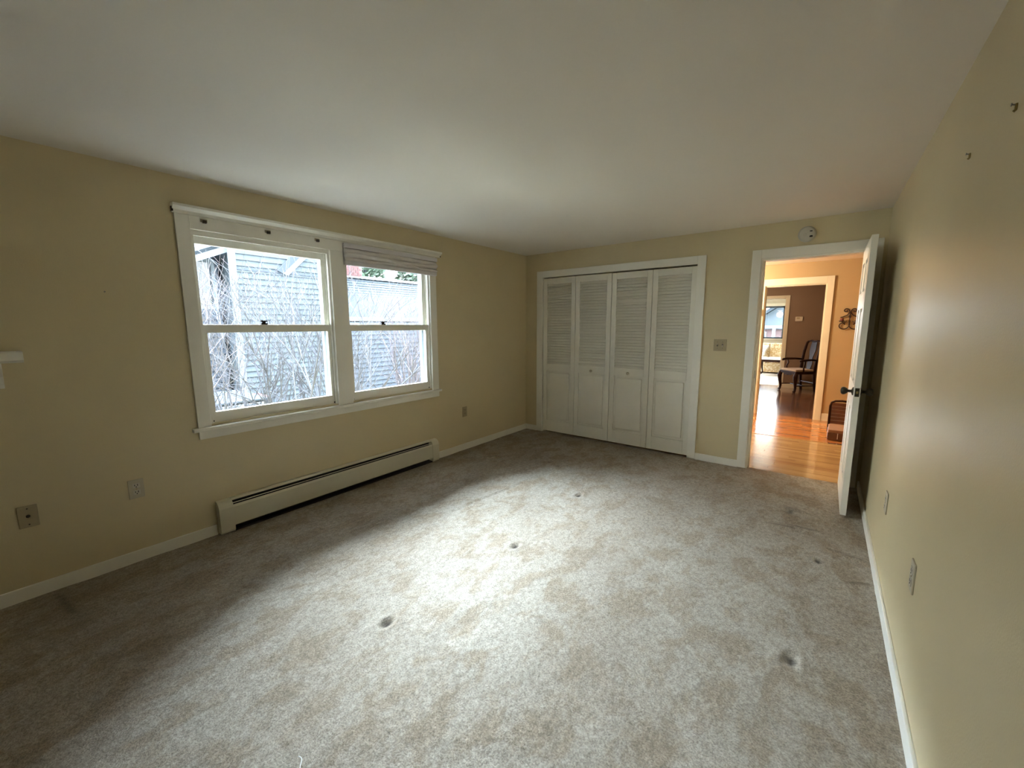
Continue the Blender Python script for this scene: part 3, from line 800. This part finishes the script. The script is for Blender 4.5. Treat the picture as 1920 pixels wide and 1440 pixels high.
dl = thing('added_dining_lamp', (1.5, 9.2, H), 'unseen frosted ceiling lamp added to light the armchair room', 'lamp')  # out-of-view lamp added to brighten the brown wall
MB().lathe([(0.10, 0), (0.10, -.02), (0.03, -.03), (0.012, -.04), (0.012, -.12)], (1.5, 9.2, H), 'z', 24).build('canopy', MT['brass'], dl)
MB().lathe([(0.05, -.12), (0.12, -.16), (0.14, -.22), (0.10, -.28), (0.03, -.30)], (1.5, 9.2, H), 'z', 28).build('glass_shade', emi, dl, smooth=True)
dld = bpy.data.lights.new('dining_fill_light', 'POINT'); dld.energy = 2.3; dld.color = (1.0, .80, .58); dld.shadow_soft_size = 0.12
dlo = bpy.data.objects.new('dining_fill_light', dld); COL.objects.link(dlo); dlo.parent = dl; dlo.location = (0, 0, -.45)

# living room window
w2 = thing('window_2', (1.33, YW, 0.95), 'bright far window above the floral sofa', 'window', kind='structure')
B(2.115, 2.20, YW-.02, YW, .90, 2.07).build('side_casing', HT, w2); B(0.465, 0.55, YW-.02, YW, .90, 2.07).build('side_casing', HT, w2)
B(0.55, 2.115, YW-.02, YW, 1.985, 2.07).build('head_casing', HT, w2); B(0.44, 2.22, YW-.05, YW+.03, .94, .97).build('stool', HT, w2)
for xx in (0.55, 1.06, 1.57, 2.075):
    B(xx, xx+.04, YW+.04, YW+.08, .97, 1.985).build('mullion', MT['extwhite'], w2)
B(0.55, 2.115, YW+.04, YW+.08, .97, 1.02).build('bottom_rail', MT['extwhite'], w2); B(0.55, 2.115, YW+.04, YW+.08, 1.93, 1.985).build('top_rail', MT['extwhite'], w2)
B(0.56, 2.11, YW+.055, YW+.059, 1.0, 1.95).build('pane', MT['glass'], w2)

for nm, xw, wy0, wy1, wz0, wz1, lab in (('window_added', HX0-1, 11.6, 14.8, 0.5, 2.1, 'unseen side window added to light the living room'),):  # out-of-view window added to brighten sofa and carpet
    w3 = thing(nm, (xw, (wy0+wy1)/2, wz0), lab, 'window', kind='structure')
    B(xw-.08, xw+.02, wy0-.08, wy0, wz0-.08, wz1+.08).build('side_casing', HT, w3); B(xw-.08, xw+.02, wy1, wy1+.08, wz0-.08, wz1+.08).build('side_casing', HT, w3)
    B(xw-.08, xw+.02, wy0, wy1, wz1, wz1+.08).build('head_casing', HT, w3); B(xw-.08, xw+.05, wy0, wy1, wz0-.04, wz0).build('stool', HT, w3)
    B(xw-.07, xw-.03, (wy0+wy1)/2-.03, (wy0+wy1)/2+.03, wz0, wz1).build('mullion', HT, w3)
    B(xw-.053, xw-.049, wy0, wy1, wz0, wz1).build('pane', MT['glass'], w3)

# thermostat
th = thing('thermostat', (2.69, Y3, 1.52), 'small pale thermostat on the dark brown wall', 'thermostat')
B(2.62, 2.755, Y3-.028, Y3, 1.475, 1.575).build('housing', MT['thermo'], th, bevel=.006)
B(2.645, 2.70, Y3-.030, Y3-.026, 1.525, 1.56).build('display', MT['tan'], th)

# wrought-iron scroll sconces on the hall wall
def spiral(cx, cz, r0, r1, a0, a1, n=22):
    return [(cx + (r0+(r1-r0)*t)*math.cos(a0+(a1-a0)*t), 0, cz + (r0+(r1-r0)*t)*math.sin(a0+(a1-a0)*t)) for t in [i/n for i in range(n+1)]]
def sconce(name, cx, zc, sc, label):
    o = thing(name, (cx, Y2, zc), label, 'sconce', 'wrought iron scroll sconces')
    y = -0.016
    for s in (-1, 1):
        up = [(s*p[0]*sc, y, p[2]*sc) for p in spiral(0.045, 0.118, 0.010, 0.030, -PI*1.2, PI*0.9)]
        up += [(s*0.006*sc, y, 0.095*sc), (s*0.030*sc, y, 0.055*sc), (s*0.075*sc, y, 0.030*sc), (s*0.105*sc, y, 0.022*sc)]
        lo = [(s*0.004*sc, y, -0.02*sc)] + [(s*p[0]*sc, y, p[2]*sc) for p in spiral(0.066, -0.085, 0.070, 0.018, PI*0.92, PI*2.9, 30)]
        MB().tube(up, .0065*sc, 6).build('scroll', MT['iron'], o, local=True)
        MB().tube(lo, .0065*sc, 6).build('scroll', MT['iron'], o, local=True)
        MB().lathe([(0.004*sc, -.006*sc), (0.030*sc, 0), (0.034*sc, .012*sc), (0.030*sc, .012*sc), (0.026*sc, .004*sc)], (s*.085*sc, -.045*sc, -.035*sc), 'z', 16).build('candle_cup', MT['iron'], o, local=True)
        MB().lathe([(0.022*sc, .004*sc), (0.022*sc, .045*sc), (.016*sc, .047*sc)], (s*.085*sc, -.045*sc, -.035*sc), 'z', 14).build('candle', MT['candle'], o, local=True)
        MB().tube([(s*.03*sc, y, -.03*sc), (s*.06*sc, -.04*sc, -.055*sc), (s*.085*sc, -.045*sc, -.038*sc)], .005*sc, 6).build('cup_arm', MT['iron'], o, local=True)
    MB().tube([(0, y, .10*sc), (0, y, -.06*sc)], .007*sc, 6).build('stem', MT['iron'], o, local=True)
    B(-.012*sc, .012*sc, -.016, 0, .02*sc, .05*sc).build('mount', MT['iron'], o, local=True)
    return o
sconce('wall_sconce', 3.43, 1.475, 1.0, 'dark wrought iron scroll sconce on the tan hall wall by the door edge')
sconce('wall_sconce', 2.185, 1.64, 1.5, 'dark scroll sconce mostly hidden behind the left door casing')

# low reddish bench on the hall floor
bn = thing('low_bench', (3.62, 6.40, -0.01), 'low reddish-brown bench with dark curved back rim on the hall floor', 'bench')
bx0, bx1, by0, by1 = 3.30, 4.02, 6.22, 6.62
B(bx0, bx1, by0, by1, -0.006, 0.085).build('base', MT['benchwood'], bn, bevel=.006)
B(bx0+.006, bx1-.006, by0-.004, by1-.03, 0.085, 0.125).build('seat_pad', MT['benchpad'], bn, bevel=.012, seg=3)
for k in range(6):
    B(bx0+.02, bx1-.02, by1-.03, by1-.012, 0.13+k*.046, 0.13+k*.046+.043).build('back_slat', MT['benchwood'], bn, bevel=.004)
rim = [(bx0+.008, by1-.02, 0.02), (bx0+.008, by1-.02, .36), (bx0+.02, by1-.02, .405), (bx0+.055, by1-.02, .425), (bx0+.12, by1-.02, .432), (3.66, by1-.02, .415), (bx1-.12, by1-.02, .432), (bx1-.055, by1-.02, .425), (bx1-.02, by1-.02, .405), (bx1-.008, by1-.02, .36), (bx1-.008, by1-.02, .02)]
MB().tube(rim, .014, 8).build('back_rim', MT['mahog'], bn, smooth=True)
B(3.395, 3.402, by0-.010, by0-.004, 0.015, 0.085).build('tag', MT['white'], bn)

# ---- armchair (dark Queen Anne style), local frame: seat front towards -y
ch = thing('armchair', (2.775, 10.54, -0.01), 'dark wooden armchair with pale seat against the brown wall', 'chair', rz=math.radians(-52))
DW = MT['mahog']
def cab(x, y, s):
    return [(x, y, .41), (x+s*.012, y-.022, .33), (x+s*.006, y-.012, .22), (x-s*.004, y+.006, .11), (x, y-.004, .035), (x+s*.004, y-.026, .012)]
for s in (-1, 1):
    MB().tube(cab(s*.235, -.20, s), [.034, .042, .032, .024, .024, .032], 8).build('front_leg', DW, ch, smooth=True, local=True)
    MB().tube([(s*.20, .20, .44), (s*.20, .21, .25), (s*.205, .245, .0)], [.028, .026, .025], 8).build('back_leg', DW, ch, smooth=True, local=True)
    MB().tube([(s*.20, .20, .42), (s*.205, .215, .62), (s*.215, .255, .85), (s*.20, .29, 1.03), (s*.16, .295, 1.06)], [.028, .027, .026, .024, .022], 8).build('back_post', DW, ch, smooth=True, local=True)
    MB().tube([(s*.205, .22, .675), (s*.235, .08, .685), (s*.27, -.08, .68), (s*.275, -.15, .665), (s*.262, -.17, .655)], [.018, .020, .024, .026, .018], 8).build('arm_rest', DW, ch, smooth=True, local=True)
    MB().tube([(s*.245, -.06, .43), (s*.262, -.075, .52), (s*.250, -.045, .60), (s*.268, -.06, .672)], [.017, .014, .013, .014], 8).build('arm_support', DW, ch, smooth=True, local=True)
    MB().tube([(s*.225, -.19, .14), (s*.20, .215, .14)], .011, 8).build('side_stretcher', DW, ch, local=True)
MB().tube([(-.21, 0, .14), (.21, 0, .14)], .011, 8).build('cross_stretcher', DW, ch, local=True)
MB().tube([(-.20, .215, .20), (.20, .215, .20)], .011, 8).build('back_stretcher', DW, ch, local=True)
MB().prism([(-.25, -.225), (.25, -.225), (.215, .225), (-.215, .225)], 'z', .385, .44).build('seat_frame', DW, ch, bevel=.006, local=True)
MB().prism([(-.13, .395), (.13, .395), (.09, .355), (.03, .365), (0, .345), (-.03, .365), (-.09, .355)], 'y', -.225, -.212).build('apron', DW, ch, local=True)
MB().prism([(-.235, -.215), (.235, -.215), (.20, .195), (-.20, .195)], 'z', .435, .485).build('seat_cushion', MT['seatfab'], ch, bevel=.02, seg=3, local=True)
MB().tube([(-.16, .295, 1.06), (-.08, .298, 1.075), (0, .298, 1.06), (.08, .298, 1.075), (.16, .295, 1.06)], [.015, .02, .022, .02, .015], 8).build('crest_rail', DW, ch, smooth=True, local=True)
sp = MB()
vs = [(-.05, .47), (.05, .47), (.075, .60), (.045, .72), (.085, .88), (.07, 1.05), (-.07, 1.05), (-.085, .88), (-.045, .72), (-.075, .60)]
for off in (0, .014):
    sp.v += [(x, .21 + (z-.47)*.145 + off, z) for x, z in vs]
n = len(vs); sp.f = [tuple(range(n))[::-1], tuple(range(n, 2*n))] + [(k, (k+1) % n, n+(k+1) % n, n+k) for k in range(n)]
sp.build('back_splat', DW, ch, local=True)

# ---- coffee table in the living room
tb = thing('coffee_table', (1.85, 13.45, 0), 'dark coffee table with pale glossy top before the sofa', 'table')
tx0, tx1, ty0, ty1 = 1.15, 2.55, 13.15, 13.75
B(tx0-.04, tx1+.04, ty0-.04, ty1+.04, .455, .475).build('table_top', MT['tbltop'], tb, bevel=.005)
B(tx0+.02, tx1-.02, ty0+.02, ty1-.02, .385, .455).build('apron', DW, tb, bevel=.004)
for x, s in ((1.80, -1), (tx1, 1)):
    for y, s2 in ((ty0+.03, -1), (ty1-.03, 1)):
        MB().tube([(x, y, .45), (x+s*.03, y+s2*.03, .34), (x+s*.01, y+s2*.01, .18), (x-s*.01, y, .06), (x+s*.03, y+s2*.03, .0)], [.03, .034, .022, .017, .02], 8).build('leg', DW, tb, smooth=True)

# ---- sofa and pillow
sf = thing('sofa', (1.6, 14.4, 0), 'gold floral upholstered sofa beneath the far window', 'sofa')
FM = MT['floral']
B(0.35, 2.75, 13.95, 14.85, .03, .30).build('base', FM, sf, bevel=.02)
for k, (xa, xb) in enumerate(((0.55, 1.20), (1.205, 1.86), (1.865, 2.52))):
    B(xa, xb, 13.93, 14.55, .30, .46).build('seat_cushion', FM, sf, bevel=.045, seg=3)
    MB().prism([(14.48, .44), (14.62, .84), (14.74, .86), (14.80, .42)], 'x', xa, xb).build('back_cushion', FM, sf, bevel=.04, seg=3)
MB().prism([(14.70, .25), (14.78, .84), (14.95, .84), (14.95, .06), (14.70, .06)], 'x', .35, 2.75).build('back', FM, sf, bevel=.03)
for xa, xb in ((0.35, .55), (2.52, 2.75)):
    B(xa, xb, 13.95, 14.9, .25, .62).build('arm', FM, sf, bevel=.06, seg=4)
pl = MB().prism([(-.21, -.20), (0, -.17), (.21, -.20), (.18, 0), (.21, .20), (0, .17), (-.21, .20), (-.18, 0)], 'y', -.05, .05).build('throw_pillow', MT['floral2'], None, bevel=.035, seg=3, smooth=True)
pl.location = (1.62, 14.44, .66); pl.rotation_euler = (math.radians(-18), math.radians(18), 0)
tag(pl, 'pale patterned throw pillow leaning on the floral sofa', 'pillow')

# ------------------------------------------------------------------ outside
GZ = -1.1
S(B(-40, 40, -40, 60, GZ-.1, GZ).build('ground', MT['ground']), 'winter lawn outside the windows', 'ground')

def clap(m, axis, p, u0, u1, z0, z1, sgn, top=None, e=0.115):
    """lapped clapboards on a plane; top(u) optional rake limit as polygon clip by boards"""
    z = z0
    while z < z1:
        za, zb = z, min(z+e+.01, z1)
        a, b = u0, u1
        if top: a, b = top(za, zb)
        if b - a > .02:
            m.prism([(p, za), (p+sgn*.034, za), (p+sgn*.004, zb), (p, zb)], 'y', a, b)
        z += e
nh = thing('neighbor_house', (-7.0, 4.0, GZ), 'grey clapboard house seen through the bare shrubs', 'house')
# main gable block
m = MB(); clap(m, 'x', -6.0, 3.16, 5.35, GZ, 4.1, 1); m.build('gable_siding', MT['siding2'], nh)['kind'] = 'stuff'
B(-9.0, -6.0, 3.16, 5.35, GZ, 4.1).build('gable_wall', MT['siding2'], nh)
B(-6.01, -5.97, 3.06, 3.18, GZ, 4.1).build('corner_board', MT['extwhite'], nh)
B(-6.0, -5.96, 3.18, 5.35, 2.50, 2.53).build('belt_course', MT['siding'], nh)
MB().prism([(3.90, 2.56), (4.02, 2.50), (4.62, 3.10), (4.50, 3.16)], 'x', -5.97, -5.93).build('rake_board', MT['siding'], nh)
MB().prism([(4.02, 2.50), (4.12, 2.47), (4.72, 3.07), (4.62, 3.10)], 'x', -5.97, -5.92).build('rake_board', MT['extwhite'], nh)
MB().prism([(-5.7, 3.9), (-5.7, 4.05), (-7.6, 5.3), (-9.4, 4.05), (-9.4, 3.9), (-7.6, 5.1)], 'y', 2.95, 5.6).build('gable_roof', MT['shingle'], nh)
# recessed left block with sloped eave
m = MB(); clap(m, 'x', -6.6, -1.0, 3.06, GZ, 2.75, 1); m.build('side_siding', MT['siding'], nh)['kind'] = 'stuff'
B(-9.0, -6.6, -1.0, 3.06, GZ, 2.75).build('side_wall', MT['siding'], nh)
MB().prism([(1.2, 1.98), (3.12, 2.88), (3.12, 3.03), (1.2, 2.13)], 'x', -9.2, -6.2).build('side_roof', MT['shingle'], nh)
MB().prism([(1.2, 1.94), (3.12, 2.84), (3.12, 2.96), (1.2, 2.06)], 'x', -6.2, -6.15).build('eave_fascia', MT['extwhite'], nh)
wf = B(-6.60, -6.56, 2.62, 3.0, 1.75, 2.72).build('upper_window', MT['extwhite'], nh)
B(-6.57, -6.55, 2.69, 2.93, 1.82, 2.65).build('window_pane', MT['carglass'], wf)
# low wing with a shingled roof facing the window
m = MB(); clap(m, 'x', -5.85, 5.35, 11.5, GZ, 1.50, 1); m.build('wing_siding', MT['siding'], nh)['kind'] = 'stuff'
B(-9.0, -5.85, 5.35, 11.5, GZ, 1.50).build('wing_wall', MT['siding'], nh)
m = MB(); nc = 16
for k in range(nc):
    t0, t1 = k/nc, (k+1)/nc
    xa, za, xb, zb = -5.95-1.6*t0, 1.60+1.20*t0, -5.95-1.6*t1, 1.60+1.20*t1
    m.prism([(xa, za), (xa, za+.018), (xb-.02, zb+.012), (xb-.02, zb-.01)], 'y', 5.25, 11.6)
m.build('wing_roof_shingles', MT['shingle'], nh)['kind'] = 'stuff'
MB().prism([(-5.9, 1.50), (-5.9, 1.60), (-7.55, 2.79), (-9.2, 1.6), (-9.2, 1.5)], 'y', 5.3, 11.55).build('wing_roof', MT['shingle'], nh)
B(-5.98, -5.86, 5.25, 11.6, 1.53, 1.63).build('gutter', MT['extwhite'], nh)
MB().prism([(-7.7, 2.75), (-7.55, 2.83), (-7.4, 2.75)], 'y', 5.25, 11.6).build('ridge_cap', MT['extwhite'], nh)
chim = B(-8.0, -7.5, 6.33, 6.88, 2.3, 3.6).build('chimney', MT['mortar'], nh)
bsrc = None
for k in range(15):
    for j in range(4):
        yy = 6.335 + j*.135 + (.065 if k % 2 else 0)
        if yy + .12 > 6.89: continue
        loc = (-7.5 - nh.location.x, yy + .06 - nh.location.y, 2.55 + k*.07 - nh.location.z)
        if bsrc is None:
            bsrc = B(-.01, .012, -.06, .06, 0, .06).build('brick', MT['brick'], chim, local=True); bsrc.location = loc
        else:
            share(bsrc, 'brick', chim, loc)
B(-5.98, -5.35, 2.70, 3.35, GZ, 0.06).build('brick_stoop', MT['brick'], nh)

# parked silver car
car = thing('parked_car', (-4.15, 2.3, GZ), 'pale silver car parked outside below the shrubs', 'car')
body = MB().prism([(0.25, GZ+.35), (0.20, GZ+.75), (0.45, GZ+.92), (0.95, GZ+.98), (3.40, GZ+.98), (4.35, GZ+.88), (4.50, GZ+.65), (4.48, GZ+.33)], 'x', -5.02, -3.28)
body.v = [(x, y, z) for x, y, z in body.v]
body.build('body', MT['carpaint'], car, bevel=.07, seg=3)
cab_ = MB(); base_z, roof_z = GZ+.96, GZ+1.40
bq = [(-4.98, 0.32, base_z), (-3.32, 0.32, base_z), (-3.32, 3.45, base_z), (-4.98, 3.45, base_z)]
tq = [(-4.78, 0.75, roof_z), (-3.52, 0.75, roof_z), (-3.52, 2.55, roof_z), (-4.78, 2.55, roof_z)]
cab_.v = bq + tq; cab_.f = [(0,3,2,1), (4,5,6,7), (0,1,5,4), (1,2,6,5), (2,3,7,6), (3,0,4,7)]
cab_.build('cabin_glass', MT['carglass'], car, bevel=.04)
B(-4.80, -3.50, 0.7, 2.6, roof_z-.01, roof_z+.03).build('roof', MT['carpaint'], car, bevel=.02)
for x in (-4.95, -3.35):
    for y in (1.05, 3.65):
        MB().lathe([(.31, -.09), (.33, -.06), (.33, .06), (.31, .09)], (x, y, GZ+.33), 'x', 24).build('wheel', MT['tyre'], car)
for x in (-4.90, -3.45):
    B(x-.08, x+.08, 0.20, 0.26, GZ+.62, GZ+.80).build('tail_lamp', MT['redlamp'], car, bevel=.01)

# bare shrubs
def shrub(name, base_p, height, spread, stems, seed, label, m='bark', lean=(0, 0), r0=.019):
    rnd = random.Random(seed); mb = MB(); bx, by, bz = base_p
    def grow(p, d, L, r, lvl):
        n = 5 if lvl == 0 else (4 if lvl == 1 else 3)
        pts = [p]; rad = [r]; q = p.copy(); dd = d.copy(); kids = []
        for k in range(n):
            if q.x > -0.75: dd.x = -abs(dd.x)
            if q.z > 1.7 + .5*rnd.random(): break
            dd = (dd + Vector((rnd.gauss(0, .13), rnd.gauss(0, .13), .07+rnd.gauss(0, .09)))).normalized()
            q = q + dd*(L/n); pts.append(q.copy()); rad.append(max(.0016, r*(1-.75*(k+1)/n)))
            kids.append((q.copy(), dd.copy(), rad[-1]))
        if len(pts) < 2 or max(p_.x for p_ in pts) > -0.45: return
        mb.tube(pts, rad, 5 if lvl == 0 else (4 if lvl == 1 else 3), cap=False)
        if lvl < 3:
            cnt = (7, 5, 3)[lvl]
            for _ in range(cnt):
                kq, kd, kr = kids[rnd.randrange(0 if lvl else 1, len(kids))]
                sd = Vector((rnd.gauss(0, .6), rnd.gauss(0, .6), rnd.uniform(-.05, .55)))
                nd = (kd*.9 + sd).normalized()
                grow(kq, nd, L*rnd.uniform(.35, .6), max(.0018, kr*.75), lvl+1)
    for s in range(stems):
        a = rnd.uniform(0, 2*PI); rr = rnd.uniform(.1, 1)*spread
        d = Vector((math.cos(a)*rr*.8+lean[0], math.sin(a)*rr+lean[1], 1)).normalized()
        p = Vector((bx+math.cos(a)*.12, by+math.sin(a)*.15, bz))
        grow(p, d, height*rnd.uniform(.7, 1.05), r0*rnd.uniform(.7, 1.4), 0)
    o = thing(name, base_p, label, 'shrub', 'bare shrubs outside the window')
    mb.build('branches', MT[m], o)
    return o
shrub('bare_shrub', (-1.9, 1.95, GZ), 3.2, .50, 12, 3, 'bare grey-branched shrub outside the left window half', 'bark')
shrub('bare_shrub', (-2.0, 1.15, GZ), 2.6, .45, 9, 11, 'low bare pinkish shrub outside the lower left window corner', 'bark2')
shrub('bare_shrub', (-2.0, 3.0, GZ), 3.1, .45, 11, 5, 'bare shrub outside the window beside the mullion', 'bark')
shrub('bare_shrub', (-2.2, 4.2, GZ), 2.7, .45, 11, 7, 'bare fine-twigged shrub outside the right window half', 'bark2')
shrub('bare_shrub', (-3.9, 7.4, GZ), 2.2, .30, 9, 21, 'distant bare shrub against the grey house wall', 'bark2')

# evergreens behind the wing roof
def evergreen(name, pos, h, r, seed, label):
    rnd = random.Random(seed); o = thing(name, pos, label, 'tree', 'evergreen trees behind the house')
    x, y, z = pos
    MB().tube([(x, y, z), (x, y, z+h*.8)], [.16, .05], 8).build('trunk', MT['bark'], o)
    mb = MB()
    for _ in range(2600):
        t = rnd.random()**.8; zz = z + h*(.12+.88*t); rr = r*(1-t)**.7*math.sqrt(rnd.random()) + .1; a = rnd.uniform(0, 2*PI)
        c = Vector((x+rr*math.cos(a), y+rr*math.sin(a), zz)); u = Vector((rnd.gauss(0,1), rnd.gauss(0,1), rnd.gauss(0,.6))).normalized(); v = u.orthogonal().normalized(); s = rnd.uniform(.08, .17)
        mb.quad(tuple(c-u*s-v*s*.5), tuple(c+u*s-v*s*.5), tuple(c+u*s*.6+v*s*.5), tuple(c-u*s*.6+v*s*.5))
    f = mb.build('foliage', MT['leaf'], o); f['kind'] = 'stuff'
evergreen('evergreen_tree', (-13.5, 10.9, GZ), 6.8, 1.85, 1, 'dark evergreen tree above the low roof, nearer the chimney')
evergreen('evergreen_tree', (-13.4, 13.6, GZ), 6.6, 1.85, 2, 'dark evergreen tree above the low roof, right of the other')

# house and tree seen through the far living room window
fh = thing('far_house', (2.0, 32.0, GZ), 'distant house with sloping roof beyond the living room window', 'house')
B(-1.0, 5.0, 29.2, 36, GZ, 1.35).build('wall', MT['farwall'], fh)
MB().prism([(-1.6, 0.75), (2.0, 3.3), (5.6, 0.75), (5.6, 0.95), (2.0, 3.5), (-1.6, 0.95)], 'y', 28.5, 36.5).build('roof', MT['shingle'], fh)
MB().prism([(-1.0, 1.15), (2.0, 3.28), (5.0, 1.15)], 'y', 29.0, 29.3).build('gable', MT['siding2'], fh)
B(-1.0, 5.0, 28.95, 29.2, 1.20, 1.38).build('band_board', MT['extwhite'], fh)
for x in (-0.9, 0.62, 2.2):
    B(x, x+.16, 28.75, 28.9, GZ, 1.25).build('porch_post', MT['extwhite'], fh)
for x in (-0.5, 1.1):
    f = B(x, x+.8, 29.12, 29.2, -.1, 1.0).build('window', MT['extwhite'], fh); B(x+.08, x+.72, 29.1, 29.13, 0, .92).build('pane', MT['carglass'], f)
o = shrub('bare_tree', (0.9, 21.5, GZ), 5.0, .35, 5, 33, 'bare tree standing beyond the living room window', 'bark', r0=.05)
o['category'] = 'tree'; del o['group']
